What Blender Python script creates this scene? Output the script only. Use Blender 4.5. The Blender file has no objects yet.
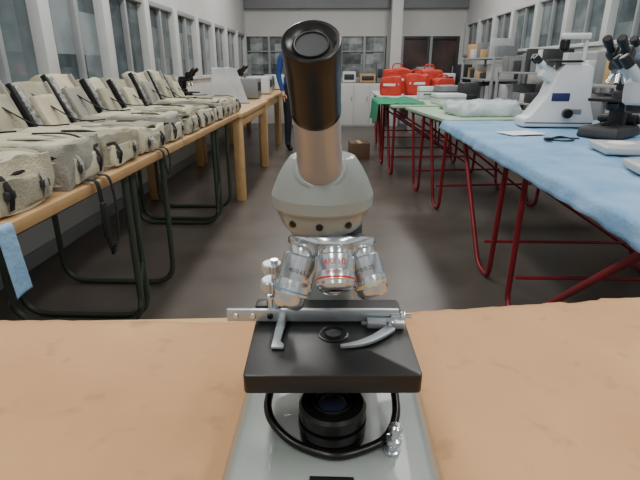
import bpy, bmesh, math, random
from mathutils import Vector, Matrix, Quaternion, noise, Euler
random.seed(7)
scene=bpy.context.scene
COL=scene.collection
CUR=[None]; ORG=[Vector((0,0,0))]

# ------------------------------------------------------------ materials
def s2l(c):
    return tuple(((x/255)/12.92 if x/255<=0.04045 else ((x/255+0.055)/1.055)**2.4) for x in c)
def mat(name,rgb,rough=0.6,metal=0.0,var=0.08,scale=8,bump=0.0,bscale=60,rgb2=None,coat=0,spec=0.5):
    m=bpy.data.materials.new(name); m.use_nodes=True
    nt=m.node_tree; b=nt.nodes['Principled BSDF']
    c=s2l(rgb)
    tc=nt.nodes.new('ShaderNodeTexCoord')
    n=nt.nodes.new('ShaderNodeTexNoise'); n.inputs['Scale'].default_value=scale; n.inputs['Detail'].default_value=5
    nt.links.new(tc.outputs['Object'],n.inputs['Vector'])
    r=nt.nodes.new('ShaderNodeValToRGB')
    r.color_ramp.elements[0].position=0.3; r.color_ramp.elements[1].position=0.7
    if rgb2: c2=s2l(rgb2)
    else: c2=tuple(min(1,x*(1+var)) for x in c); c=tuple(x*(1-var) for x in c)
    r.color_ramp.elements[0].color=(*c,1); r.color_ramp.elements[1].color=(*c2,1)
    nt.links.new(n.outputs['Fac'],r.inputs['Fac']); nt.links.new(r.outputs['Color'],b.inputs['Base Color'])
    b.inputs['Roughness'].default_value=rough; b.inputs['Metallic'].default_value=metal
    b.inputs['Coat Weight'].default_value=coat
    b.inputs['Specular IOR Level'].default_value=spec
    if bump:
        n2=nt.nodes.new('ShaderNodeTexNoise'); n2.inputs['Scale'].default_value=bscale; n2.inputs['Detail'].default_value=4
        nt.links.new(tc.outputs['Object'],n2.inputs['Vector'])
        bp=nt.nodes.new('ShaderNodeBump'); bp.inputs['Strength'].default_value=bump; bp.inputs['Distance'].default_value=0.01
        nt.links.new(n2.outputs['Fac'],bp.inputs['Height']); nt.links.new(bp.outputs['Normal'],b.inputs['Normal'])
    return m
M={}
M['paint']=mat('scope_grey_paint',(132,139,136),0.36,0,0.03,20,0.05,900,coat=0.15)
M['black']=mat('black_gloss',(11,12,13),0.3,0,0.1,spec=.4)
M['blackm']=mat('black_satin',(16,16,18),0.38,0,0.15,30)
M['chrome']=mat('chrome',(212,218,224),0.18,.9,0.03)
M['satin']=mat('satin_steel',(180,188,194),0.34,.65,0.05,40)
M['obj']=mat('objective_chrome',(196,204,210),0.22,.85,0.04,40)
M['champ']=mat('champagne_tube',(160,158,158),0.40,.35,0.03,30)
M['lens']=mat('lens_glass',(30,36,52),0.03,0,0.1,coat=1)
M['red']=mat('red_ring',(190,30,34),0.4)
M['yellow']=mat('yellow_ring',(205,180,80),0.4)
M['bluer']=mat('blue_ring',(90,130,180),0.4)
M['card']=mat('cardboard',(178,136,96),0.78,0,0.1,5,0.15,35,rgb2=(196,154,111),spec=.3)
M['wood']=mat('table_wood',(178,142,98),0.5,0,0.12,9,0.05,40)
M['woodl']=mat('wood_light',(192,156,108),0.5,0,0.1,9)
M['floor']=mat('floor_vinyl',(76,70,65),0.36,0,0.1,3,0.05,12,rgb2=(94,87,81))
M['wall']=mat('wall_paint',(202,203,202),0.8,0,0.04,2,0.03,80)
M['frame']=mat('window_frame_paint',(148,153,156),0.5,0,0.05)
M['framew']=mat('window_frame_white',(200,203,203),0.5,0,0.05)
M['ceil']=mat('ceiling_paint',(205,204,200),0.9,0,0.04)
M['olive']=mat('olive_metal',(62,72,60),0.45,0.2,0.1)
M['redmetal']=mat('red_metal',(132,28,40),0.4,0.1,0.1)
M['canvas']=mat('bag_canvas',(160,155,136),0.95,0,0.14,14,0.5,160,spec=.15)
M['canvasl']=mat('bag_canvas_light',(192,186,162),0.95,0,0.12,10,0.5,150,spec=.15)
M['canvasg']=mat('bag_canvas_grey',(148,146,137),0.95,0,0.12,10,0.5,150,spec=.15)
M['strap']=mat('black_webbing',(24,24,26),0.75,0,0.15,80,spec=.3)
M['blue']=mat('blue_cloth',(112,152,190),0.9,0,0.08,6,0.35,60,rgb2=(142,178,208),spec=.2)
M['green']=mat('green_cloth',(26,128,92),0.85,0,0.12,6,0.3,60)
M['greenl']=mat('pale_green_top',(150,178,152),0.6,0,0.06)
M['redbag']=mat('red_fabric',(190,50,34),0.7,0,0.15,10,0.3,60)
M['white']=mat('white_plastic',(212,215,218),0.4,0,0.03)
M['lgrey']=mat('light_grey_plastic',(180,184,186),0.4,0,0.03)
M['grey']=mat('grey_plastic',(120,124,128),0.5,0,0.06)
M['dgrey']=mat('dark_plastic',(44,46,50),0.5,0,0.1)
M['navy']=mat('navy_label',(30,44,90),0.5)
M['denim']=mat('dark_trousers',(26,28,38),0.9,0,0.1)
M['shirt']=mat('blue_sweater',(36,66,130),0.9,0,0.1)
M['skin']=mat('skin',(196,148,122),0.6,0,0.05)
M['hair']=mat('hair',(30,24,20),0.7,0,0.2)
M['brown']=mat('brown_box',(104,78,62),0.8,0,0.1)
M['paper']=mat('paper',(222,224,224),0.8,0,0.02)
M['foil']=mat('silver_pouch',(170,170,165),0.4,0.5,0.3,60,0.5,90,rgb2=(50,50,52))
M['plasticbag']=mat('plastic_sheet',(190,200,206),0.25,0,0.1,12,0.6,30)
M['doorglass']=mat('dark_door_glass',(40,42,46),0.12,0,0.2,2,rgb2=(96,76,72))
def panemat(name,a,b_,c,sc):  # reflections and the view outside are painted into the pane colour
    m=bpy.data.materials.new(name); m.use_nodes=True; nt=m.node_tree; b=nt.nodes['Principled BSDF']
    tc=nt.nodes.new('ShaderNodeTexCoord'); mp=nt.nodes.new('ShaderNodeMapping'); mp.inputs['Scale'].default_value=(sc,sc,sc*1.3); mp.inputs['Location'].default_value=(.3,.37,.21)
    v=nt.nodes.new('ShaderNodeTexVoronoi'); v.distance='CHEBYCHEV'; v.inputs['Scale'].default_value=1.6; v.inputs['Randomness'].default_value=0.0
    n=nt.nodes.new('ShaderNodeTexNoise'); n.inputs['Scale'].default_value=2
    nt.links.new(tc.outputs['Object'],mp.inputs['Vector']); nt.links.new(mp.outputs[0],v.inputs['Vector']); nt.links.new(mp.outputs[0],n.inputs['Vector'])
    mx=nt.nodes.new('ShaderNodeMix'); mx.inputs[0].default_value=0.6
    sep=nt.nodes.new('ShaderNodeSeparateColor'); nt.links.new(v.outputs['Color'],sep.inputs[0])
    nt.links.new(sep.outputs[0],mx.inputs[2]); nt.links.new(n.outputs['Fac'],mx.inputs[3])
    r=nt.nodes.new('ShaderNodeValToRGB'); e=r.color_ramp.elements
    e[0].position=0.3; e[0].color=(*s2l(a),1); e[1].position=0.72; e[1].color=(*s2l(c),1)
    k=e.new(0.5); k.color=(*s2l(b_),1)
    nt.links.new(mx.outputs[0],r.inputs['Fac']); nt.links.new(r.outputs['Color'],b.inputs['Base Color'])
    b.inputs['Roughness'].default_value=0.05
    return m
M['pane']=panemat('window_pane',(62,72,77),(98,109,114),(140,150,154),1.7)
M['paneb']=panemat('window_pane_back',(62,68,70),(116,124,126),(172,180,182),2.6)

# ------------------------------------------------------------ builders
def group(name,loc=(0,0,0),rotz=0,org=None):
    e=bpy.data.objects.new(name,None); COL.objects.link(e); e.empty_display_size=0.05
    e.location=loc; e.rotation_euler=(0,0,rotz); CUR[0]=e
    ORG[0]=Vector(org) if org else Vector((0,0,0))
    return e
def free(): CUR[0]=None; ORG[0]=Vector((0,0,0))
def finish(name,bm,m,smooth=True,ang=35):
    me=bpy.data.meshes.new(name)
    bmesh.ops.recalc_face_normals(bm,faces=bm.faces)
    if ORG[0].length>0: bmesh.ops.translate(bm,verts=bm.verts,vec=-ORG[0])
    bm.to_mesh(me); bm.free()
    if smooth:
        me.shade_smooth(); me.set_sharp_from_angle(angle=math.radians(ang))
    me.materials.append(m)
    o=bpy.data.objects.new(name,me); COL.objects.link(o)
    if CUR[0]: o.parent=CUR[0]
    return o
def box(name,c,s,m,rot=(0,0,0),bev=0.003,taper=1.0,seg=2):
    bm=bmesh.new(); bmesh.ops.create_cube(bm,size=1)
    for v in bm.verts:
        k=taper if v.co.z>0 else 1
        v.co=Vector((v.co.x*s[0]*k,v.co.y*s[1]*k,v.co.z*s[2]))
    if bev>0:
        bmesh.ops.bevel(bm,geom=bm.edges[:],offset=min(bev,min(s)*0.45),segments=seg,profile=0.5,affect='EDGES')
    bm.transform(Matrix.Translation(Vector(c))@Euler(rot).to_matrix().to_4x4())
    return finish(name,bm,m,bev>0,40)
def lathe(name,prof,p,axis,m,seg=48,ang=35):
    bm=bmesh.new(); q=Vector((0,0,1)).rotation_difference(Vector(axis).normalized())
    rings=[]
    for r,h in prof:
        if r<1e-6: rings.append([bm.verts.new((0,0,h))])
        else: rings.append([bm.verts.new((r*math.cos(2*math.pi*i/seg),r*math.sin(2*math.pi*i/seg),h)) for i in range(seg)])
    for a,b in zip(rings,rings[1:]):
        for i in range(seg):
            j=(i+1)%seg
            if len(a)==1 and len(b)==1: continue
            if len(a)==1: bm.faces.new((a[0],b[i],b[j]))
            elif len(b)==1: bm.faces.new((a[i],a[j],b[0]))
            else: bm.faces.new((a[i],a[j],b[j],b[i]))
    for rr in (rings[0],rings[-1]):
        if len(rr)>1:
            try: bm.faces.new(rr)
            except: pass
    bm.transform(Matrix.Translation(Vector(p))@q.to_matrix().to_4x4())
    return finish(name,bm,m,True,ang)
def cyl(name,p0,p1,r,m,r1=None,seg=24,bev=0.0):
    p0=Vector(p0);p1=Vector(p1);L=(p1-p0).length; r1=r if r1 is None else r1
    b=min(bev,L*.4,r*.5)
    if b>0: pr=[(r-b,0),(r,b),(r1,L-b),(r1-b,L)]
    else: pr=[(r,0),(r1,L)]
    return lathe(name,pr,p0,p1-p0,m,seg)
def smooth_pts(pts,n=8):
    P=[Vector(p) for p in pts]; out=[]
    for i in range(len(P)-1):
        a=P[max(i-1,0)];b=P[i];c=P[i+1];d=P[min(i+2,len(P)-1)]
        for k in range(n):
            t=k/n
            out.append(0.5*((2*b)+(c-a)*t+(2*a-5*b+4*c-d)*t*t+(3*b-a-3*c+d)*t**3))
    out.append(P[-1]); return out
def tube(name,pts,r,m,seg=10,sm=True,n=8,flat=1.0):
    P=smooth_pts(pts,n) if sm else [Vector(p) for p in pts]
    bm=bmesh.new(); rings=[]; up=None
    for i,p in enumerate(P):
        t=(P[min(i+1,len(P)-1)]-P[max(i-1,0)]).normalized()
        if up is None: up=t.orthogonal().normalized() if abs(t.z)>0.9 else (Vector((0,0,1))-t*t.z).normalized()
        else: up=(up-t*up.dot(t)).normalized()
        s=t.cross(up)
        rings.append([bm.verts.new(p+(s*math.cos(2*math.pi*k/seg)+up*math.sin(2*math.pi*k/seg)*flat)*r) for k in range(seg)])
    for a,b in zip(rings,rings[1:]):
        for i in range(seg): bm.faces.new((a[i],a[(i+1)%seg],b[(i+1)%seg],b[i]))
    bm.faces.new(rings[0]); bm.faces.new(rings[-1])
    return finish(name,bm,m,True,50)
def rounded(pts,rad,n=6):
    P=[Vector(p) for p in pts]; out=[P[0]]
    for i in range(1,len(P)-1):
        a=(P[i-1]-P[i]);b=(P[i+1]-P[i]); r=min(rad,a.length*.45,b.length*.45)
        A=P[i]+a.normalized()*r;B=P[i]+b.normalized()*r
        for k in range(n+1):
            t=k/n; out.append(A*(1-t)**2+P[i]*2*t*(1-t)+B*t*t)
    out.append(P[-1]); return out
def pillow(name,c,s,m,rot=(0,0,0),e=0.35,ns=0.012,nf=6,cuts=9,flatbottom=True,seed=0):
    bm=bmesh.new(); bmesh.ops.create_cube(bm,size=2); bmesh.ops.subdivide_edges(bm,edges=bm.edges[:],cuts=cuts,use_grid_fill=True)
    R=Euler(rot).to_matrix()
    for v in bm.verts:
        p=v.co.copy(); q=p.normalized()
        p=p*(1-e)+q*1.25*e
        w=Vector((p.x*s[0]/2,p.y*s[1]/2,p.z*s[2]/2))
        o=Vector((seed*3.1,seed*1.7,0))
        w+=noise.noise_vector(w*nf+o)*ns+noise.noise_vector(w*nf*3+o)*ns*.35
        v.co=R@w+Vector(c)
    if flatbottom:
        zb=c[2]-s[2]/2
        for v in bm.verts:
            if v.co.z<zb: v.co.z=zb
    return finish(name,bm,m,True,80)
def poly_extrude(name,pts2,z0,z1,m,bev=0):
    bm=bmesh.new(); vs=[bm.verts.new((x,y,z0)) for x,y in pts2]; f=bm.faces.new(vs)
    r=bmesh.ops.extrude_face_region(bm,geom=[f])
    for v in r['geom']:
        if isinstance(v,bmesh.types.BMVert): v.co.z=z1
    if bev: bmesh.ops.bevel(bm,geom=bm.edges[:],offset=bev,segments=3,profile=.5,affect='EDGES')
    return finish(name,bm,m,bev>0,30)
def profile_y(name,pts,y0,y1,m,bev=.01):
    bm=bmesh.new(); vs=[bm.verts.new((x,y0,z)) for x,z in pts]; f=bm.faces.new(vs)
    r=bmesh.ops.extrude_face_region(bm,geom=[f])
    for v in r['geom']:
        if isinstance(v,bmesh.types.BMVert): v.co.y=y1
    bmesh.ops.bevel(bm,geom=bm.edges[:],offset=bev,segments=3,profile=.5,affect='EDGES')
    return finish(name,bm,m,True,30)

# ------------------------------------------------------------ room shell
WL,WR,YB,YF,H=-1.75,2.45,10.0,-2.0,3.0
def rb(name,a,b,m,bev=0):
    c=[(a[i]+b[i])/2 for i in range(3)]; s=[abs(b[i]-a[i]) for i in range(3)]
    return box(name,c,s,m,bev=bev)
free()
rb('floor',(WL-.1,YF-.1,-.1),(WR+.1,YB+.1,0),M['floor'])
rb('ceiling',(WL-.1,YF-.1,H),(WR+.1,YB+.1,H+.1),M['ceil'])
rb('wall_front',(WL-.1,YF-.1,0),(WR+.1,YF,H),M['wall'])
SL,TL=0.95,1.68; SR,TR=1.28,1.86; SB,TB=0.86,1.64
group('wall_left'); rb('lower',(WL-.1,YF,0),(WL,YB,SL),M['wall']); rb('upper',(WL-.1,YF,TL),(WL,YB,H),M['wall'])
group('wall_right'); rb('lower',(WR,YF,0),(WR+.1,YB,SR),M['wall']); rb('upper',(WR,YF,TR),(WR+.1,YB,H),M['wall'])
group('wall_back')
rb('lower',(WL-.1,YB,0),(1.25,YB+.1,SB),M['wall']); rb('upper',(WL-.1,YB,TB),(WR+.1,YB+.1,H),M['wall'])
rb('mid',(.95,YB,SB),(1.25,YB+.1,TB),M['wall']); rb('side',(2.36,YB,0),(WR+.1,YB+.1,TB),M['wall'])
free()
rb('trim_1',(WL,YB-.12,2.12),(WR,YB,2.3),M['grey'])
rb('baseboard_left',(WL,YF,0),(WL+.012,YB-.02,.09),M['frame'])
rb('baseboard_right',(WR-.012,YF,0),(WR,YB-.02,.09),M['frame'])
rb('column',(1.0,9.55,0),(1.2,9.75,3.0),M['wall'],0.01)
posts=[0.55,1.4,2.25,3.1,3.95,4.8,5.65,6.5,7.35,8.2,9.1,9.95]
k=0
for a,b in zip([-0.3]+posts,posts):
    k+=1; group('window_%d'%k)
    rb('pane',(WL-.06,a,SL),(WL-.05,b,TL),M['pane'])
    rb('post',(WL-.08,b-.075,SL),(WL+.02,b+.045,TL),M['framew'],.004)
    mid=(a+b)/2
    rb('mullion',(WL-.06,mid-.018,SL),(WL-.01,mid+.018,TL),M['frame'],.003)
    rb('head_rail',(WL-.06,a,TL-.045),(WL+.005,b-.08,TL),M['frame'],.003)
    rb('sill_rail',(WL-.06,a,SL),(WL+.03,b-.08,SL+.04),M['framew'],.003)
rp=[0.4,1.3,2.2,3.1,4.0,4.85,5.7,6.55,7.4,8.25,9.1,9.95]
for a,b in zip([-.4]+rp,rp):
    k+=1; group('window_%d'%k)
    rb('pane',(WR+.05,a,SR),(WR+.06,b,TR),M['pane'])
    rb('post',(WR-.02,b-.06,SR),(WR+.08,b+.04,TR),M['framew'],.004)
    rb('mullion',(WR+.01,(a+b)/2-.015,SR),(WR+.05,(a+b)/2+.015,TR),M['frame'],.003)
    rb('head_rail',(WR-.005,a,TR-.04),(WR+.06,b-.07,TR),M['framew'],.003)
    rb('sill_rail',(WR-.03,a,SR),(WR+.06,b-.07,SR+.035),M['framew'],.003)
bx=[-1.75,-1.3,-.6,.1,.55,.95]
for a,b in zip(bx,bx[1:]):
    k+=1; group('window_%d'%k)
    rb('pane',(a,YB+.05,SB),(b,YB+.06,TB),M['paneb'])
    rb('post',(b-.03,YB,SB),(b+.02,YB+.05,TB),M['frame'],.003)
    rb('transom',(a,YB+.01,1.36),(b-.03,YB+.05,1.385),M['frame'],.003)
    rb('sill_rail',(a,YB-.01,SB),(b-.03,YB+.06,SB+.03),M['framew'],.003)
for i,(a,b) in enumerate([(1.25,1.8),(1.8,2.36)]):
    group('door_%d'%(i+1))
    rb('glass',(a+.05,YB+.04,.1),(b-.05,YB+.05,TB-.05),M['doorglass'])
    rb('stile_a',(a,YB+.01,0),(a+.05,YB+.07,TB),M['frame'],.003); rb('stile_b',(b-.05,YB+.01,0),(b,YB+.07,TB),M['dgrey'],.003)
    rb('rail_top',(a+.05,YB+.01,TB-.06),(b-.05,YB+.07,TB),M['dgrey'],.003); rb('rail_mid',(a+.05,YB+.01,.75),(b-.05,YB+.07,.85),M['frame'],.003)
    cyl('handle',(b-.1,YB-.03,.95),(b-.1,YB-.03,1.1),.01,M['satin'])
free()
for ly,en in ((-1.0,26),(0.9,27),(3.0,29),(5.2,29),(7.6,32)):  # first pair, unseen behind the camera, is added for frontal reflections
    for lx in (-.75,1.3):
        group('ceiling_lamp',(lx,ly,2.93))
        box('housing',(0,0,.035),(.32,1.3,.07),M['white'],bev=.01)
        cyl('tube_a',(-.08,-.6,-.012),(-.08,.6,-.012),.012,M['paper']); cyl('tube_b',(.08,-.6,-.012),(.08,.6,-.012),.012,M['paper'])
        l=bpy.data.lights.new('fluorescent_light','AREA'); l.shape='RECTANGLE'; l.size=.28; l.size_y=1.25
        l.energy=en; l.color=(1,.98,.94)
        lo=bpy.data.objects.new('light',l); COL.objects.link(lo); lo.parent=CUR[0]; lo.location=(0,0,-.03)
free()
w=bpy.data.worlds.new('World'); scene.world=w; w.use_nodes=True
w.node_tree.nodes['Background'].inputs[0].default_value=(.6,.7,.8,1); w.node_tree.nodes['Background'].inputs[1].default_value=.2

# ------------------------------------------------------------ front work table
TZ=0.757
group('work_table')
poly_extrude('top',[(-1.05,-.35),(1.05,-.35),(1.05,.70),(.45,.655),(-1.05,.55)],TZ-.03,TZ,M['woodl'],.002)
for x in (-.95,.95):
    for y in (-.28,.48): box('leg_%s%s'%(x>0,y>0),(x,y,(TZ-.03)/2),(.06,.06,TZ-.03),M['olive'])
free()
def edge(x):
    P=[(-1.1,.565),(-.47,.585),(-.1,.592),(.1,.628),(.2,.642),(.48,.69),(1.1,.76)]
    for (a,b),(c,d) in zip(P,P[1:]):
        if a<=x<=c: return b+(d-b)*(x-a)/(c-a)
bm=bmesh.new(); nx,ny=200,60; g=[]
for i in range(nx+1):
    x=-1.08+2.16*i/nx; e=edge(x)+.004*noise.noise(Vector((x*14,3,0)))+.003*noise.noise(Vector((x*50,7,0)))
    if .355<x<.40: e-=.008
    row=[]
    for j in range(ny+1):
        y=-.33+(e+.33)*(j/ny)
        z=TZ+.0048+.0013*noise.noise(Vector((x*4,y*4,1)))
        if .34<x<.44 and j>ny-2: z+=.006*max(0,1-abs(x-.39)/.05)
        row.append(bm.verts.new((x,y,z)))
    g.append(row)
for i in range(nx):
    for j in range(ny): bm.faces.new((g[i][j],g[i+1][j],g[i+1][j+1],g[i][j+1]))
cb=finish('cardboard_sheet',bm,M['card'],True,80)
sm=cb.modifiers.new('thick','SOLIDIFY'); sm.thickness=.003; sm.offset=-1
nt=M['card'].node_tree; b=nt.nodes['Principled BSDF']
n3=nt.nodes.new('ShaderNodeTexNoise'); n3.inputs['Scale'].default_value=21; n3.inputs['Detail'].default_value=8
r3=nt.nodes.new('ShaderNodeValToRGB'); r3.color_ramp.elements[0].position=.60; r3.color_ramp.elements[1].position=.74
tc=[n for n in nt.nodes if n.type=='TEX_COORD'][0]; nt.links.new(tc.outputs['Object'],n3.inputs['Vector'])
old=b.inputs['Base Color'].links[0].from_socket
mx=nt.nodes.new('ShaderNodeMix'); mx.data_type='RGBA'; nt.links.new(n3.outputs['Fac'],r3.inputs['Fac'])
ml=nt.nodes.new('ShaderNodeMath'); ml.operation='MULTIPLY'; ml.inputs[1].default_value=.5; nt.links.new(r3.outputs['Color'],ml.inputs[0])
nt.links.new(ml.outputs[0],mx.inputs[0]); nt.links.new(old,mx.inputs[6]); mx.inputs[7].default_value=(*s2l((132,94,64)),1)
nt.links.new(mx.outputs[2],b.inputs['Base Color'])

# ------------------------------------------------------------ hero microscope
OZ=TZ+.0062
group('monocular_microscope',(0,.34,OZ),0,org=(0,.34,OZ))
P=M['paint']
bm=bmesh.new()
def ring(z,hw,y0,y1,r=.018):
    pts=[]
    for cx,cy,a0 in ((hw-r,y1-r,0),(-hw+r,y1-r,90),(-hw+r,y0+r,180),(hw-r,y0+r,270)):
        for k in range(7):
            a=math.radians(a0+15*k); pts.append(bm.verts.new((cx+r*math.cos(a),cy+r*math.sin(a),z)))
    return pts
levels=[(OZ,.091,.195,.485),(OZ+.012,.092,.193,.487),(OZ+.050,.078,.205,.475),(OZ+.055,.0755,.208,.472),(OZ+.057,.071,.212,.468)]
R=[ring(*l) for l in levels]
for a,c in zip(R,R[1:]):
    n=len(a)
    for i in range(n): bm.faces.new((a[i],a[(i+1)%n],c[(i+1)%n],c[i]))
bm.faces.new(R[0]); bm.faces.new(R[-1])
finish('base',bm,P,True,40)
BT=OZ+.057
box('base_label',(.0,.262,BT+.0005),(.032,.012,.002),M['blackm'],bev=.0005)
bm=bmesh.new()
armP=[(.452,BT-.002,.036,.05),(.450,.86,.034,.045),(.452,.91,.032,.042),(.452,.95,.03,.042),(.440,.985,.03,.045),(.415,1.003,.03,.045),(.385,1.008,.03,.04)]
tangs=[(0,0,1)]*4+[(0,-.6,.8),(0,-.9,.4),(0,-1,0)]
rings=[]
for (y,z,hw,d),t in zip(armP,tangs):
    t=Vector(t).normalized(); s=Vector((1,0,0)); u=s.cross(t)
    rings.append([bm.verts.new(Vector((-.006,y,z))+s*hw*.8*math.copysign(abs(math.cos(a))**.5,math.cos(a))+u*d*.5*math.copysign(abs(math.sin(a))**.5,math.sin(a))) for a in [2*math.pi*i/24 for i in range(24)]])
for a,c in zip(rings,rings[1:]):
    for i in range(24): bm.faces.new((a[i],a[(i+1)%24],c[(i+1)%24],c[i]))
bm.faces.new(rings[0]); bm.faces.new(rings[-1])
finish('arm',bm,P,True,40)
for sx in (-1,1):
    cyl('coarse_focus_%d'%(sx>0),(sx*.025,.452,.835),(sx*.056,.452,.835),.02,M['blackm'],bev=.003)
    cyl('fine_focus_%d'%(sx>0),(sx*.056,.452,.835),(sx*.066,.452,.835),.011,M['satin'],bev=.002)
box('stage_bracket',(0,.405,.862),(.05,.07,.022),M['blackm'],bev=.004)
ST=.888
def stage():
    bm=bmesh.new(); bmesh.ops.create_cube(bm,size=1)
    for v in bm.verts: v.co=Vector((v.co.x*.132,v.co.y*.122,v.co.z*.0155))
    ve=[e for e in bm.edges if abs((e.verts[0].co-e.verts[1].co).z)>.01]
    bmesh.ops.bevel(bm,geom=ve,offset=.004,segments=4,profile=.5,affect='EDGES')
    bmesh.ops.bevel(bm,geom=[e for e in bm.edges if e.calc_face_angle(0)>1],offset=.001,segments=2,profile=.5,affect='EDGES')
    bm.transform(Matrix.Translation((-.002,.356,ST-.00775))@Matrix.Rotation(math.radians(2),4,'Z'))
    return finish('stage',bm,M['blackm'],True,30)
stage()
lathe('stage_aperture',[(.013,0),(.013,.0008),(.0115,.0012),(.010,.0004),(0,.0004)],(0,.353,ST),(0,0,1),M['black'])
lathe('aperture_ring',[(.0062,0),(.0062,.0012),(.0045,.0012),(.004,.0006),(0,.0006)],(0,.353,ST+.0002),(0,0,1),M['dgrey'])
box('slide_rail',(-.018,.3725,ST+.0075),(.150,.004,.0115),M['satin'],rot=(0,0,.03),bev=.0008)
box('slide_rail_plate',(-.02,.380,ST+.002),(.09,.014,.004),M['satin'],rot=(0,0,.03),bev=.0008)
for i,x in enumerate((-.085,-.07,-.055)): cyl('rail_screw_%d'%i,(x,.3715,ST+.0075),(x,.3670,ST+.0075),.0026,M['blackm' if i==2 else 'chrome'],bev=.0006)
cyl('rail_screw_end',(.050,.3725,ST+.0075),(.068,.3725,ST+.0075),.002,M['chrome'])
lathe('rail_end_knob',[(.0035,0),(.0042,.001),(.0042,.004),(.0035,.005)],(.058,.3725,ST+.0075),(1,0,0),M['chrome'])
cyl('stage_shaft',(-.051,.378,ST-.02),(-.051,.378,.945),.0032,M['chrome'])
def knob(nm,c,r,h):
    bm=bmesh.new(); n=40; rg=[]
    for rr,z in ((.86,0),(1,.12),(1,.88),(.86,1)):
        rg.append([bm.verts.new((rr*r*(1+(.04 if i%2 else -.02))*math.cos(2*math.pi*i/n),rr*r*(1+(.04 if i%2 else -.02))*math.sin(2*math.pi*i/n),z*h)) for i in range(n)])
    for a,c2 in zip(rg,rg[1:]):
        for i in range(n): bm.faces.new((a[i],a[(i+1)%n],c2[(i+1)%n],c2[i]))
    bm.faces.new(rg[0]); bm.faces.new(rg[-1]); bm.transform(Matrix.Translation(Vector(c)))
    return finish(nm,bm,M['satin'],True,20)
knob('stage_knob_upper',(-.053,.378,.934),.0088,.008)
knob('stage_knob_lower',(-.053,.378,.916),.0100,.011)
cyl('knob_collar',(-.053,.378,.898),(-.053,.378,.912),.006,M['chrome'],bev=.001)
box('shaft_block',(-.058,.381,.896),(.022,.014,.014),M['blackm'],bev=.002)
box('slide_stop_post',(-.044,.364,ST+.006),(.006,.014,.009),M['satin'],bev=.001)
poly_extrude('slide_stop',[(-.049,.368),(-.041,.368),(-.0425,.336),(-.039,.331),(-.0395,.327),(-.049,.327),(-.049,.345)],ST+.001,ST+.0035,M['satin'],.0005)
out=[];inn=[]
for k2 in range(15):
    t=k2/14; x=.050-.044*t; y=.361-.031*t**.9-.006*math.sin(math.pi*t)
    wd=.0065*(1-t)**.7+.0012
    out.append((x+.3*wd,y-wd*.6)); inn.append((x-.3*wd,y+wd*.6))
poly_extrude('slide_finger',out+inn[::-1],ST+.0015,ST+.0045,M['satin'],.0004)
box('finger_mount',(.045,.366,ST+.004),(.032,.010,.006),M['satin'],bev=.001)
cyl('finger_pivot',(.049,.362,ST+.0045),(.049,.362,ST+.010),.004,M['chrome'],bev=.001)
lathe('condenser',[(.024,0),(.0262,.002),(.0262,.008),(.0235,.0085),(.0235,.0105),(.027,.011),(.027,.018),(.024,.0185),(.024,.0205),(.0265,.021),(.0265,.030),(.0245,.0325),(.0190,.0330),(.0180,.0315),(.0165,.0315),(.0155,.034),(.0140,.034),(.0125,.031)],(0,.312,BT),(0,0,1),M['black'])
lathe('condenser_lens',[(.0125,0),(.0115,.0022),(.008,.004),(.004,.005),(0,.0053)],(0,.312,BT+.0295),(0,0,1),M['lens'])
lathe('condenser_mount',[(.012,0),(.012,.03)],(0,.352,BT+.022),(0,0,1),M['blackm'])
cz=BT+.0036
tube('power_cable',[(-.052,.352,cz+.016),(-.0535,.325,cz+.012),(-.045,.308,cz+.006),(-.026,.295,cz),(0,.2855,cz),(.022,.291,cz),(.042,.302,cz+.003),(.052,.322,cz+.010),(.052,.35,cz+.02)],.0034,M['black'],12)
lathe('set_screw',[(.0062,0),(.0066,.001),(.0066,.003),(.004,.004),(.0035,.007),(.0055,.008),(.006,.009),(.006,.013),(.0035,.014),(.003,.019),(.0048,.020),(.0048,.024),(.003,.0255),(0,.0255)],(.046,.295,BT),(.1,0,1),M['chrome'])
HC=Vector((-.0095,.362,0))
lathe('head_lower',[(.0240,.9765),(.0255,.9775),(.0315,.9855),(.0348,.9935),(.0352,.9985)],(HC.x,HC.y,0),(0,0,1),P,64,22)
lathe('head_cap',[(.0355,.9985),(.0386,.9992),(.0392,1.0005),(.0392,1.0085),(.0382,1.0115),(.0345,1.0205),(.0300,1.0290),(.0262,1.0345),(.0245,1.0365),(.022,1.0375),(0,1.038)],(HC.x,HC.y,0),(0,0,1),P,64,16)
for i,a in enumerate((-128,-92,-55)):
    a=math.radians(a); d=Vector((math.cos(a),math.sin(a),-.3)); p=Vector((HC.x,HC.y,.991))+Vector((math.cos(a),math.sin(a),0))*.0335
    cyl('head_screw_%d'%i,p,p+d*.0026,.0020,M['black'],seg=16)
    cyl('head_screw_rim_%d'%i,p,p+d*.0016,.0027,M['dgrey'],seg=16)
T0=Vector((-.0100,.360,1.012)); T1=Vector((-.0128,.2635,1.1125)); TA=(T1-T0).normalized(); TLn=(T1-T0).length
qb=Vector((0,0,1)).rotation_difference(TA)
bm=bmesh.new(); bmesh.ops.create_cube(bm,size=1)
for v in bm.verts: v.co=Vector((v.co.x*.050*(0.86 if v.co.z>0 else 1),v.co.y*.040,v.co.z*.044-.002))
bmesh.ops.bevel(bm,geom=bm.edges[:],offset=.009,segments=4,profile=.5,affect='EDGES')
bm.transform(Matrix.Translation(T0)@qb.to_matrix().to_4x4()); finish('prism_housing',bm,P,True,35)
lathe('prism_boss',[(.0225,-.010),(.0218,.010),(.0206,.024),(.0195,.0275),(.0165,.029)],T0,TA,P,48,50)
lathe('eyepiece_tube',[(.0162,.0),(.0160,.04),(.0151,.055),(.0148,.090)],T0,TA,M['champ'],64)
L=TLn
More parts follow.
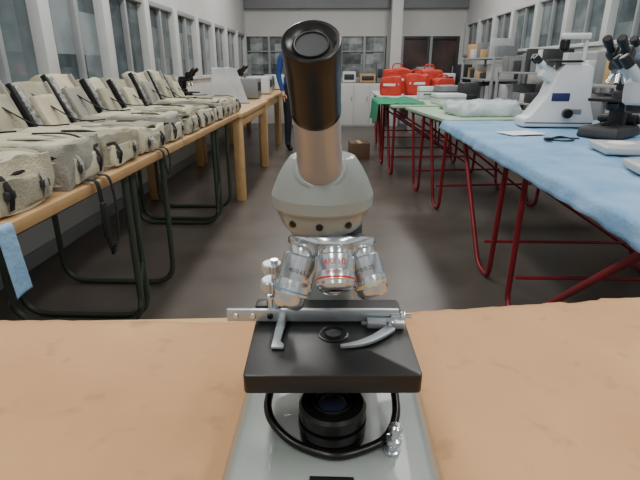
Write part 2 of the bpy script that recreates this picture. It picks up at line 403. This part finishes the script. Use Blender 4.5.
lathe('eyepiece',[(.0149,.086),(.0153,.087),(.0153,.092),(.0151,.093),(.0154,.125),(.0157,L-.002),(.0153,L-.0004),(.0146,L),(.0132,L-.0002),(.0112,L-.0022),(.0092,L-.0030),(.0090,L-.0024),(.0082,L-.0024),(.0078,L-.0042),(.006,L-.0046)],T0,TA,M['black'],64)
lathe('eyepiece_ring',[(.0094,L-.0031),(.0092,L-.0020),(.0085,L-.0019),(.0083,L-.0026)],T0,TA,M['dgrey'],64)
lathe('eye_lens',[(.0079,L-.0044),(.0065,L-.0036),(.004,L-.0030),(0,L-.0027)],T0,TA,M['lens'],48)
NA=Vector((0,-math.sin(math.radians(18)),-math.cos(math.radians(18)))); NC=Vector((-.002,.362,.975))
lathe('nosepiece_mount',[(.024,-.008),(.024,.000),(.026,.001),(.026,.008)],NC,NA,M['blackm'],64)
lathe('nosepiece_ring',[(.030,.0015),(.0335,.0025),(.0345,.004),(.0345,.0075),(.0330,.009),(.027,.013),(.020,.0225),(.008,.027),(0,.0275)],NC,NA,M['chrome'],64)
X=Vector((1,0,0)); Fw=NA.cross(X).normalized()
if Fw.y>0: Fw=-Fw
def wraptext(txt,p,d,r,h0,size,m):
    cu=bpy.data.curves.new('t','FONT'); cu.body=txt; cu.size=size; cu.align_x='CENTER'
    to=bpy.data.objects.new('t',cu); COL.objects.link(to)
    bpy.context.view_layer.update(); dg=bpy.context.evaluated_depsgraph_get()
    me=bpy.data.meshes.new_from_object(to.evaluated_get(dg)); bpy.data.objects.remove(to)
    bm=bmesh.new(); bm.from_mesh(me)
    f=Vector((0,-1,.25)); f=(f-d*f.dot(d)).normalized(); s=f.cross(d).normalized()
    if s.x<0: s=-s
    for v in bm.verts:
        th=v.co.x/r; v.co=p+d*(h0-v.co.y)+(f*math.cos(th)+s*math.sin(th))*(r+.00015)
    return finish('engraving',bm,m,False)
def objective(nm,az,Ln,r,ringm,txt,cone=20,off=.0200):
    rad=(Fw*math.cos(az)+X*math.sin(az)); d=(NA*math.cos(math.radians(cone))+rad*math.sin(math.radians(cone))).normalized()
    p=NC+NA*.010+rad*off; OB=M['obj']; four='four' in nm
    lathe(nm+'_collar',[(r*.80,0),(r*.84,.001),(r*.84,.008),(r*.78,.009)],p,d,M['chrome'])
    lathe(nm+'_barrel',[(r*.92,.008),(r,.0095),(r,.0105+Ln*.40),(r*.975,.011+Ln*.41),(r*.975,.011+Ln*.44),(r,.0115+Ln*.46),(r,.0105+Ln*.72)],p,d,OB)
    bw=.05 if four else .025
    lathe(nm+'_band',[(r*1.002,.0105+Ln*.64),(r*1.006,.0106+Ln*.64),(r*1.006,.0106+Ln*(.64+bw)),(r*1.002,.0107+Ln*(.64+bw))],p,d,ringm)
    lathe(nm+'_tip',[(r,.0105+Ln*.72),(r*.94,.0105+Ln*.76),(r*.93,.0105+Ln*.86),(r*.80,.0105+Ln*.95),(r*.62,.0105+Ln),(r*.42,.0105+Ln),(r*.38,.0098+Ln),(0,.0096+Ln)],p,d,OB)
    lathe(nm+'_lens',[(r*.40,0.0),(r*.3,.0006),(0,.0009)],p+d*(.0099+Ln),d,M['lens'])
    for kk in range(36):
        a=2*math.pi*kk/36; u=d.orthogonal().normalized(); v2=d.cross(u)
        q=p+(u*math.cos(a)+v2*math.sin(a))*r*1.0
        if not four: tube(nm+'_knurl',[q+d*(.0118+Ln*.48),q+d*(.0105+Ln*.58)],.00035,M['satin'],4,False)
    wraptext(txt,p,d,r,.0105+Ln*.30,.0068 if four else .0045,M['red'] if four else M['dgrey'])
    if four: wraptext('160/0.17',p,d,r,.0105+Ln*.57,.0040,M['red'])
objective('four_x_objective',math.radians(6),.024,.0150,M['red'],'4/0.10')
objective('forty_x_objective',math.radians(-72),.040,.0142,M['bluer'],'40/0.65',17,.0215)
objective('ten_x_objective',math.radians(76),.031,.0132,M['yellow'],'10/0.25',19,.0215)
objective('hundred_x_objective',math.radians(180),.034,.0125,M['satin'],'100')
free()

# ------------------------------------------------------------ generic lab microscopes
def lab_microscope(name,loc,rot,sc=1.0,body='white',kind='upright',tubes=None):
    e=group(name,loc,rot); e.scale=(sc,)*3
    B=M[body]; K=M['blackm']; TB_=M[tubes] if tubes else K
    if kind=='upright':
        box('base',(0,.02,.025),(.19,.27,.05),B,bev=.015,taper=.9,seg=4)
        box('lower_arm',(0,.11,.12),(.085,.07,.17),B,bev=.014,seg=4)
        box('upper_arm',(0,.12,.25),(.075,.075,.14),B,rot=(.12,0,0),bev=.014,seg=4)
        box('top_arm',(0,.055,.315),(.08,.18,.05),B,bev=.016,seg=4)
        box('stage',(0,0,.165),(.16,.15,.014),K,bev=.003)
        lathe('condenser',[(.02,0),(.026,.01),(.026,.03),(.018,.04)],(0,0,.118),(0,0,1),K)
        lathe('field_lens',[(.03,0),(.03,.012),(.022,.015),(0,.015)],(0,-.005,.05),(0,0,1),K)
        lathe('nosepiece',[(.03,0),(.035,.006),(.030,.018),(.02,.022)],(0,0,.292),(0,-.25,-1),M['chrome'])
        for i in range(4):
            a=i*math.pi/2+.4; d=Vector((math.cos(a)*.35,math.sin(a)*.35-.2,-1)).normalized()
            p=Vector((math.cos(a)*.02,math.sin(a)*.02,.275)); cyl('objective_%d'%i,p,p+d*.045,.011,M['chrome'],bev=.002)
        lathe('head',[(.04,0),(.048,.008),(.048,.02),(.038,.035),(.02,.04)],(0,0,.338),(0,0,1),B)
        for s in (-1,1):
            p=Vector((s*.03,-.03,.36)); d=Vector((0,-.8,.6))
            box('prism_%d'%(s>0),(s*.03,-.02,.362),(.046,.06,.05),TB_,rot=(-.5,0,0),bev=.01)
            cyl('tube_%d'%(s>0),p,p+d*.06,.016,TB_); cyl('eyepiece_%d'%(s>0),p+d*.06,p+d*.105,.019,K,bev=.003)
            cyl('focus_knob_%d'%(s>0),(s*.04,.11,.07),(s*.08,.11,.07),.026,K,bev=.004)
            cyl('fine_knob_%d'%(s>0),(s*.08,.11,.07),(s*.095,.11,.07),.015,K,bev=.003)
    elif kind=='stereo':
        box('base',(0,.03,.016),(.22,.28,.032),B,bev=.01,seg=4)
        lathe('stage_plate',[(.05,0),(.05,.004),(0,.004)],(0,-.02,.032),(0,0,1),M['paper'])
        box('pillar',(0,.12,.18),(.05,.045,.30),B,bev=.01)
        box('focus_carrier',(0,.10,.22),(.08,.09,.07),B,bev=.012)
        box('focus_arm',(0,.05,.235),(.06,.1,.05),B,bev=.01)
        lathe('zoom_body',[(.034,0),(.046,.01),(.05,.05),(.05,.085),(.034,.105)],(0,0,.185),(0,0,1),B)
        lathe('objective',[(.026,0),(.032,.008),(.032,.03)],(0,0,.155),(0,0,1),K)
        for s in (-1,1):
            cyl('focus_knob_%d'%(s>0),(s*.035,.1,.22),(s*.08,.1,.22),.024,K,bev=.003)
            p=Vector((s*.03,-.01,.275)); d=Vector((s*.05,-.65,.76)).normalized()
            cyl('tube_%d'%(s>0),p,p+d*.07,.019,B,bev=.003); cyl('eyepiece_%d'%(s>0),p+d*.07,p+d*.12,.020,K,bev=.004)
    else:
        profile_y('body',[(-.235,.0),(.20,.0),(.21,.05),(.17,.16),(.16,.36),(.12,.39),(-.02,.39),(-.06,.34),(-.10,.20),(-.19,.07),(-.235,.05)],-.10,.10,B,.012)
        box('base_shadow_gap',(-.01,0,.028),(.42,.205,.006),M['dgrey'],bev=0)
        box('stage',(-.02,0,.405),(.20,.22,.014),K,bev=.003)
        box('label',(-.02,-.102,.19),(.11,.004,.05),M['navy'],bev=.001)
        box('vent',(.09,-.102,.10),(.06,.004,.03),M['grey'],bev=.001)
        cyl('lamp_post',(.13,.03,.385),(.13,.03,.56),.014,B); box('lamp_arm',(.06,.03,.555),(.18,.05,.04),B,bev=.01)
        lathe('lamp_condenser',[(.02,0),(.03,.01),(.03,.06),(.02,.07)],(0,.03,.47),(0,0,1),K)
        box('head_block',(-.09,0,.33),(.09,.10,.08),B,rot=(0,.5,0),bev=.012)
        for s in (-1,1):
            p=Vector((-.10,s*.032,.355)); d=Vector((-.75,0,.66))
            cyl('tube_%d'%(s>0),p,p+d*.07,.017,B); cyl('eyepiece_%d'%(s>0),p+d*.07,p+d*.12,.020,K,bev=.003)
            cyl('focus_knob_%d'%(s>0),(.03,s*.10,.09),(.03,s*.14,.09),.03,K,bev=.004)
    free(); return e

# ------------------------------------------------------------ left tables
TT=.74
def plank_table(name,x0,x1,y0,y1,legmat,style):
    group(name,((x0+x1)/2,(y0+y1)/2,0)); W=(x1-x0);D=(y1-y0)
    box('top',(0,0,TT-.0175),(W,D,.035),M['woodl' if style=='wood' else 'wood'],bev=.004)
    if style=='u':
        for i,y in enumerate((-D/2+.93, D/2-.62, D/2-.18)):
            pts=[(W/2-.06,y,TT-.036),(W/2-.06,y,.014),(-W/2+.22,y,.014),(-W/2+.22,y,TT-.036)]
            tube('leg_frame_%d'%i,rounded(pts,.12),.014,legmat,10,False)
        for i,x in enumerate((W/2-.06,-W/2+.22)):
            tube('brace_%d'%i,[(x,-D/2+.93,.30),(x,D/2-.64,.10)],.008,legmat,8,False)
            tube('rail_%d'%i,[(x,-D/2+.1,TT-.052),(x,D/2-.05,TT-.052)],.014,legmat,8,False)
    else:
        for i,(sx,sy) in enumerate(((1,1),(1,-1),(-1,1),(-1,-1))):
            box('leg_%d'%i,(sx*(W/2-.05),sy*(D/2-.06),(TT-.035)/2),(.075,.075,TT-.035),M['woodl'],bev=.004)
        box('apron_a',(W/2-.05,0,TT-.08),(.025,D-.2,.09),M['woodl'],bev=.003)
        box('apron_b',(-W/2+.05,0,TT-.08),(.025,D-.2,.09),M['woodl'],bev=.003)
    free()
plank_table('trestle_table',-1.66,-.79,1.02,2.50,M['olive'],'u')
plank_table('trestle_table',-1.66,-.79,2.52,3.97,M['olive'],'u')
plank_table('wooden_table',-1.62,-.76,3.99,5.60,None,'wood')
plank_table('wooden_table',-1.62,-.80,5.63,7.25,None,'wood')
plank_table('wooden_table',-1.62,-.80,7.28,8.9,None,'wood')

def bag(y,seed):
    random.seed(seed)
    group('canvas_instrument_bag',(-1.03,y,TT),random.uniform(-.07,.07))
    C=[M['canvas'],M['canvasl'],M['canvasg']][seed%3] ; C2=[M['canvasl'],M['canvas'],M['canvasl']][seed%3]
    h=.118+random.uniform(-.015,.015)
    pillow('body',(0,0,h/2),(.43,.285,h),C,e=.13,ns=.020,nf=7,seed=seed,cuts=15)
    pillow('front_pocket',(.195,.0,h*.40),(.055,.20,h*.62),C2,e=.18,ns=.008,nf=9,seed=seed+5,cuts=7)
    pillow('flap',(.01,.005,h*1.0),(.36,.25,.020),C2,e=.12,ns=.014,nf=9,seed=seed+9,cuts=13,flatbottom=False)
    for zz,nm,mm,rr in ((h*.78,'zip',M['strap'],.0055),(h*.66,'piping',M['canvasl'],.004),(h*.12,'lower_piping',M['canvasg'],.004)):
        pts=rounded([(-.19,-.146,zz),(.207,-.146,zz),(.207,.146,zz),(-.19,.146,zz)],.04)
        tube(nm,pts,rr,mm,6,False)
    for sy in (-.07,.07):
        tube('side_strap_%d'%(sy>0),[(.02,sy,h+.016),(.14,sy,h+.014),(.205,sy,h*.85),(.232,sy,h*.5),(.226,sy,h*.15)],.010,M['strap'] if (seed+(sy>0))%2 else M['canvasg'],8,True,6,.3)
        box('buckle_%d'%(sy>0),(.228,sy,h*.45),(.012,.032,.022),M['dgrey'],bev=.003)
    tube('handle',[(-.06,-.148,h*.5),(-.04,-.168,h*.45),(.05,-.168,h*.42),(.07,-.148,h*.5)],.009,M['strap'],8,True,6,.5)
    lean=.42+random.uniform(-.06,.06)
    L=.31+random.uniform(-.03,.02); sL=math.sin(lean); cL=math.cos(lean)
    pillow('lid',(-.25-.5*L*sL,0,.02+.5*L*cL),(.05,.28,L),C2,rot=(0,-lean,0),e=.10,ns=.014,nf=8,seed=seed+3,cuts=13)
    pillow('lid_pocket',(-.215-.45*L*sL,.03,.04+.45*L*cL),(.03,.15,L*.58),C,rot=(0,-lean,0),e=.12,ns=.008,nf=9,seed=seed+4,cuts=9,flatbottom=False)
    box('lid_strip',(-.222-.5*L*sL,-.085,.035+.5*L*cL),(.026,.045,L*.88),M['foil'],rot=(0,-lean,.0),bev=.006)
    box('lid_edge',(-.222-.5*L*sL,-.128,.035+.5*L*cL),(.03,.016,L*.93),M['strap'],rot=(0,-lean,.0),bev=.003)
    box('lid_edge_far',(-.225-.5*L*sL,.128,.035+.5*L*cL),(.03,.012,L*.93),M['canvasg'],rot=(0,-lean,.0),bev=.003)
    tube('lid_strap',[(-.24-L*sL,.0,L*.93),(-.185-.5*L*sL,.05,.6*L),(-.15,.06,h+.02),(-.05,.10,h+.02)],.010,M['strap'],8,True,6,.3)
    free()
for i in range(10): bag(1.215+.318*i,i+1)
group('shoulder_strap',(-.775,1.56,TT))
tube('webbing',[(-.03,-.05,.012),(.004,-.055,.0),(.012,-.06,-.1),(.012,-.05,-.2),(.012,-.02,-.24),(.012,.02,-.2),(.012,.035,-.1),(.004,.03,0.0),(-.03,.03,.012)],.011,M['strap'],8,True,8,.25)
box('buckle',(.012,-.02,-.235),(.01,.045,.035),M['black'],bev=.003)
box('pad',(.014,-.058,-.12),(.012,.036,.12),M['strap'],bev=.005)
free()
group('shoulder_strap',(-.775,2.16,TT))
tube('webbing',[(-.03,-.03,.012),(.004,-.03,.0),(.012,-.035,-.06),(.012,-.0,-.10),(.012,.03,-.06),(.004,.03,0.0),(-.03,.03,.012)],.010,M['strap'],8,True,8,.25)
free()
def drape(name,x0,x1,y0,y1,z,m,side,drop,seed=0,wr=.006,nu=46,nv=90):
    bm=bmesh.new(); g=[]
    Wd=x1-x0
    for i in range(nu+1):
        row=[]
        s=-drop+(Wd+drop)*i/nu
        for j in range(nv+1):
            y=y0+(y1-y0)*j/nv
            dd=drop*(.75+.35*noise.noise(Vector((y*2.3,seed,0))))
            if s<0:
                f=-s/drop; zz=-dd*f; off=-.012-.018*f*(1+noise.noise(Vector((y*9,seed+2,0))))
            else: zz=wr*abs(noise.noise(Vector((s*7,y*6,seed))))+.0015; off=s
            if s<0: X_=off
            else: X_=off-.012*max(0,1-s/.04)
            x=(x0+X_) if side<0 else (x1-X_)
            row.append(bm.verts.new((x,y,z+zz+.001)))
        g.append(row)
    for i in range(nu):
        for j in range(nv): bm.faces.new((g[i][j],g[i+1][j],g[i+1][j+1],g[i][j+1]))
    o=finish(name,bm,m,True,80); md=o.modifiers.new('thick','SOLIDIFY'); md.thickness=.0015; md.offset=1
    return o
free()
drape('blue_cloth',-.805,-.794,1.025,1.085,TT,M['blue'],1,.27,5,wr=.001,nu=30,nv=20)

# ------------------------------------------------------------ right tables
def red_trestle(name,x0,x1,y0,y1,topm,rot=0,frames=None):
    cx,cy=(x0+x1)/2,(y0+y1)/2
    group(name,(cx,cy,0),rot); W=x1-x0;D=y1-y0
    box('top',(0,0,TT-.0125),(W,D,.025),topm,bev=.003)
    zt=TT-.028
    for fi,(ya,yb,fa,fb) in enumerate(frames):
        for si,x in enumerate((-W/2+.05,W/2-.08)):
            pts=[(x,ya-cy,zt),(x+.02,fa-cy,.015),(x+.02,fb-cy,.015),(x,yb-cy,zt)]
            tube('hairpin_%d_%d'%(fi,si),rounded(pts,.07),.0135,M['redmetal'],10,False)
        tube('cross_%d'%fi,[(-W/2+.06,(fa+fb)/2-cy,.19),(W/2-.08,(fa+fb)/2-cy,.19)],.009,M['redmetal'],8,False)
        tube('diagonal_%d'%fi,[(-W/2+.05,ya-cy+.05,zt-.05),(W/2-.08,fb-cy,.1)],.009,M['redmetal'],8,False)
    for si,x in enumerate((-W/2+.05,W/2-.08)): tube('rail_%d'%si,[(x,-D/2+.05,TT-.038),(x,D/2-.05,TT-.038)],.012,M['redmetal'],8,False)
    free()
red_trestle('red_trestle_table',.77,1.80,1.02,2.20,M['white'],0,[(1.12,2.05,1.95,2.12)])
red_trestle('red_trestle_table',.77,1.80,2.22,3.42,M['white'],0,[(2.3,3.15,2.42,2.62)])
drape('blue_tablecloth',.75,1.81,1.03,3.42,TT+.001,M['blue'],-1,.06,1,wr=.012,nu=70,nv=140)
red_trestle('red_trestle_table',.72,1.66,3.60,4.75,M['greenl'],.12,[(3.7,4.1,3.8,3.95),(4.3,4.65,4.4,4.55)])
red_trestle('red_trestle_table',.50,1.50,4.90,6.1,M['greenl'],.08,[(5.0,5.4,5.1,5.25),(5.6,6.0,5.7,5.85)])
red_trestle('red_trestle_table',.55,1.6,6.35,7.9,M['white'],0,[(6.5,6.9,6.6,6.75),(7.2,7.7,7.3,7.5)])
drape('green_tablecloth',.44,.90,4.98,5.95,TT+.002,M['green'],-1,.27,3,wr=.05)
free()
ZC=TT+.014
lab_microscope('inverted_microscope',(1.35,3.08,ZC),math.radians(-4),.92,'white','inverted')
lab_microscope('binocular_microscope',(1.42,2.60,ZC),math.radians(-50),1.12,'dgrey')
lab_microscope('binocular_microscope',(1.68,2.92,ZC),math.radians(-60),1.15,'lgrey','upright','lgrey')
lab_microscope('stereo_microscope',(1.25,2.12,ZC),math.radians(-100),1.05,'lgrey','stereo')
lab_microscope('stereo_microscope',(1.14,1.66,ZC),math.radians(-100),1.0,'lgrey','stereo')
group('document_sheet',(1.02,2.72,ZC),.3); box('sheet',(0,0,.001),(.21,.15,.0015),M['paper'],bev=0); free()
group('coiled_cable',(1.12,2.46,ZC-.003)); tube('cable',[(.12,.05,.004),(.02,.07,.004),(-.05,.02,.004),(0,-.04,.004),(.07,0,.004),(.03,.06,.012),(-.04,.0,.012)],.004,M['black'],8)
box('plug',(-.06,-.01,.008),(.04,.03,.016),M['black'],bev=.004); free()
group('plastic_tray',(1.15,3.95,TT),.12)
pillow('sheeting',(0,0,.05),(.5,.4,.1),M['plasticbag'],e=.35,ns=.03,nf=8,seed=4,cuts=12); free()
group('plastic_tray',(1.25,4.45,TT),.1); pillow('sheeting',(0,0,.03),(.6,.35,.06),M['greenl'],e=.25,ns=.015,nf=8,seed=8,cuts=12); free()
for i,(x,y,s,m) in enumerate(((1.15,5.15,(.3,.25,.10),'white'),(1.25,5.65,(.25,.3,.16),'grey'),(1.07,5.90,(.22,.12,.14),'white'),(1.38,5.30,(.16,.2,.2),'dgrey'))):
    group('equipment_case',(x,y,TT),.08); box('shell',(0,0,s[2]/2),s,M[m],bev=.012); box('lid_line',(0,0,s[2]*.62),(s[0]+.003,s[1]+.003,.006),M['dgrey'],bev=0)
    tube('handle',[(-.05,-s[1]/2,s[2]*.4),(-.045,-s[1]/2-.025,s[2]*.4),(.045,-s[1]/2-.025,s[2]*.4),(.05,-s[1]/2,s[2]*.4)],.006,M['dgrey'],8); free()
for i,(x,y,s) in enumerate(((.72,6.62,.9),(1.06,6.72,1.0),(.86,7.15,1.25),(1.30,7.15,1.2),(1.40,6.68,.8))):
    group('red_medical_bag',(x,y,TT),.1*i-.1)
    pillow('body',(0,0,.13*s),(.30*s,.22,.26*s),M['redbag'],e=.35,ns=.02,nf=7,seed=i,cuts=9)
    box('label_strip',(0,-.118,.15*s),(.2,.006,.03),M['paper'],bev=.001)
    tube('handle',[(-.08,0,.25*s),(-.05,0,.31*s),(.05,0,.31*s),(.08,0,.25*s)],.01,M['redbag'],8); free()
group('cardboard_box',(.30,6.15,0),.1); box('carton',(0,0,.10),(.24,.26,.20),M['brown'],bev=.003); box('tape',(0,0,.2005),(.05,.262,.002),M['woodl'],bev=0); free()

def shelf(x0,x1,y0,y1,h,n,seed):
    random.seed(seed); group('storage_shelf',((x0+x1)/2,(y0+y1)/2,0)); W=x1-x0;D=y1-y0
    for sx in (-1,1):
        for sy in (-1,1): box('post',(sx*(W/2-.015),sy*(D/2-.015),h/2),(.03,.03,h),M['frame'],bev=.002)
    for i in range(n):
        z=.1+(h-.12)*i/(n-1); box('board_%d'%i,(0,0,z),(W-.01,D-.01,.02),M['frame'],bev=.002)
        y=-D/2+.08
        while y<D/2-.15:
            w_=random.uniform(.12,.26); hz=random.uniform(.08,.24)
            mm=random.choice(['lgrey','grey','dgrey','wall','grey','woodl','dgrey'])
            box('box_%d'%int(y*100),(random.uniform(-.03,.03),y+w_/2,z+.01+hz/2),(W*.7,w_-.03,hz),M[mm],bev=.006); y+=w_
    free()
shelf(2.0,2.38,6.6,8.2,1.22,5,2)
shelf(2.0,2.38,4.6,6.4,1.05,4,3)
shelf(1.98,2.38,2.9,4.4,.98,4,5)
def cabinet(name,x0,x1,y0,y1,h,m,nd=3):
    group(name,((x0+x1)/2,(y0+y1)/2,0)); W=x1-x0;D=y1-y0
    box('carcass',(0,0,h/2),(W,D,h),m,bev=.006)
    for i in range(nd):
        x=-W/2+W*(i+.5)/nd; box('door_panel_%d'%i,(x,-D/2-.008,h/2),(W/nd-.02,.015,h-.06),M['wall'],bev=.004)
        cyl('pull_%d'%i,(x+W/nd*.35,-D/2-.028,h*.6),(x+W/nd*.35,-D/2-.028,h*.7),.006,M['satin'])
    free()
cabinet('storage_cabinet',.05,.93,9.5,9.95,.80,M['wall'])
cabinet('storage_cabinet',-.85,-.05,9.5,9.95,.72,M['grey'])
cabinet('storage_cabinet',1.3,2.3,8.4,8.9,.78,M['wall'])
random.seed(11)
inst=[(.25,9.7,.80,(.25,.25,.2),'white'),(.6,9.7,.80,(.3,.25,.16),'woodl'),(1.5,8.65,.78,(.28,.3,.3),'grey'),(1.85,8.65,.78,(.28,.3,.2),'white'),(2.15,8.65,.78,(.2,.3,.34),'dgrey'),(-.65,9.7,.72,(.2,.25,.3),'dgrey'),(-.3,9.7,.72,(.26,.25,.2),'lgrey'),(.83,9.7,.80,(.12,.2,.32),'grey')]
for i,(x,y,z,s,m) in enumerate(inst):
    group('bench_instrument',(x,y,z)); box('housing',(0,0,s[2]/2+.01),s,M[m],bev=.015)
    box('front_panel',(0,-s[1]/2-.002,s[2]*.55),(s[0]*.75,.008,s[2]*.5),M['dgrey'],bev=.002)
    for sx in (-1,1): cyl('foot_%d'%(sx>0),(sx*s[0]*.35,0,0),(sx*s[0]*.35,0,.012),.015,M['dgrey'])
    free()
lab_microscope('binocular_microscope',(-1.35,4.62,TT),math.radians(60),.8,'blackm')
lab_microscope('binocular_microscope',(-1.2,6.35,TT),math.radians(60),.85,'blackm')
for (x,y) in ((-1.05,4.75),(-1.05,5.20)):
    group('draped_instrument',(x,y,TT),.2)
    bm=bmesh.new(); bmesh.ops.create_cube(bm,size=1); bmesh.ops.subdivide_edges(bm,edges=bm.edges[:],cuts=6,use_grid_fill=True)
    for v in bm.verts:
        t=v.co.z+.5; v.co=Vector((v.co.x*.26*(1-.5*t)-.05*t,v.co.y*.30*(1-.3*t),.012+t*.33)); v.co+=noise.noise_vector(v.co*9)*.012*min(1,t*4)
    finish('cover',bm,M['lgrey'],True,60); box('base',(0,0,.006),(.28,.32,.012),M['grey'],bev=.003); free()
for (x,y,m) in ((-1.05,5.85,'grey'),(-1.05,6.9,'white'),(-1.1,7.6,'grey'),(-1.0,8.2,'white')):
    group('bench_instrument',(x,y,TT)); box('housing',(0,0,.12),(.32,.3,.22),M[m],bev=.015); box('front_panel',(0.162,0,.14),(.006,.2,.1),M['dgrey'],bev=.002)
    for sx in (-1,1): cyl('foot_%d'%(sx>0),(sx*.12,0,0),(sx*.12,0,.012),.015,M['dgrey'])
    free()

# ------------------------------------------------------------ person
def person(loc,rot,sc):
    e=group('standing_person',loc,rot); e.scale=(sc,)*3
    V=[];Rr=[];E=[]
    def add(p,r,par=None):
        V.append(Vector(p));Rr.append(r)
        if par is not None: E.append((par,len(V)-1))
        return len(V)-1
    pel=add((0,0,.93),.13); sp=add((0,0,1.1),.125,pel); ch=add((0,0,1.28),.14,sp); n0=add((0,0,1.40),.09,ch); nk=add((0,-.005,1.46),.052,n0); add((0,-.01,1.52),.05,nk)
    for s in (-1,1):
        h=add((s*.09,0,.86),.095,pel); kn=add((s*.10,-.02,.48),.062,h); an=add((s*.10,.02,.10),.045,kn); ft=add((s*.10,-.05,.045),.042,an); add((s*.11,-.16,.035),.033,ft)
        sh=add((s*.175,0,1.38),.062,ch); el=add((s*.225,.02,1.10),.045,sh); wr=add((s*.20,-.09,.87),.03,el); add((s*.195,-.12,.80),.026,wr)
    me=bpy.data.meshes.new('body'); me.from_pydata(V,E,[])
    o=bpy.data.objects.new('body',me); COL.objects.link(o)
    o.modifiers.new('s','SKIN')
    for i,r in enumerate(Rr):
        sv=me.skin_vertices[0].data[i] if me.skin_vertices else None
        if sv: sv.radius=(r,r*.8 if i<4 else r)
    if me.skin_vertices: me.skin_vertices[0].data[0].use_root=True
    o.modifiers.new('ss','SUBSURF').levels=2
    bpy.context.view_layer.update(); dg=bpy.context.evaluated_depsgraph_get()
    m2=bpy.data.meshes.new_from_object(o.evaluated_get(dg)); bpy.data.objects.remove(o)
    m2.materials.clear()
    for m in (M['denim'],M['shirt'],M['skin'],M['black']): m2.materials.append(m)
    for p in m2.polygons:
        z=p.center.z; ax=abs(p.center.x)
        p.material_index=3 if z<.09 else (2 if z>1.45 or (z<.88 and ax>.165) else (1 if z>.97 or ax>.17 else 0)); p.use_smooth=True
    b=bpy.data.objects.new('body',m2); COL.objects.link(b); b.parent=e
    bm=bmesh.new(); bmesh.ops.create_uvsphere(bm,u_segments=28,v_segments=20,radius=1)
    for v in bm.verts:
        z=v.co.z; k=1-.22*max(0,-z)
        v.co=Vector((v.co.x*.075*k,v.co.y*.095*k-.01,z*.115+1.61))
    finish('head',bm,M['skin'],True,80)
    bm=bmesh.new(); bmesh.ops.create_uvsphere(bm,u_segments=28,v_segments=20,radius=1)
    bmesh.ops.delete(bm,geom=[v for v in bm.verts if v.co.z<-.2 or (v.co.y<-.55 and v.co.z<.45)],context='VERTS')
    for v in bm.verts: v.co=Vector((v.co.x*.082,v.co.y*.103-.005,v.co.z*.122+1.615))
    finish('hair',bm,M['hair'],True,80)
    lathe('nose',[(.012,0),(.010,.01),(.004,.024),(0,.026)],(0,-.098,1.60),(0,-.8,-.5),M['skin'],12)
    for s in (-1,1):
        lathe('eye_%d'%(s>0),[(.012,0),(.009,.006),(0,.009)],(s*.03,-.092,1.625),(0,-1,0),M['black'],12)
        pillow('ear_%d'%(s>0),(s*.076,0,1.61),(.014,.035,.06),M['skin'],e=.8,ns=0,cuts=4,flatbottom=False)
        for k in range(4):
            b0=Vector((s*.195+(k-1.5)*.004,-.125+(k-1.5)*.014,.80))
            tube('finger_%d_%d'%(s>0,k),[b0,b0+Vector((0,-.012,-.035)),b0+Vector((-s*.006,-.008,-.065-.006*(k in(1,2))))],.008,M['skin'],8)
        b0=Vector((s*.185,-.145,.83)); tube('thumb_%d'%(s>0),[b0,b0+Vector((-s*.01,-.02,-.025)),b0+Vector((-s*.012,-.024,-.05))],.009,M['skin'],8)
    box('mouth',(0,-.092,1.565),(.036,.008,.006),M['redmetal'],bev=.002)
    free()
person((-.57,6.75,0),math.radians(25),.90)

# ------------------------------------------------------------ camera
cam=bpy.data.cameras.new('camera'); co=bpy.data.objects.new('camera',cam); COL.objects.link(co)
co.location=(0,0,1.10); co.rotation_euler=(math.radians(90-19.9),0,math.radians(1.8))
cam.sensor_width=36; cam.lens=27; cam.clip_start=.01; cam.clip_end=60
scene.camera=co
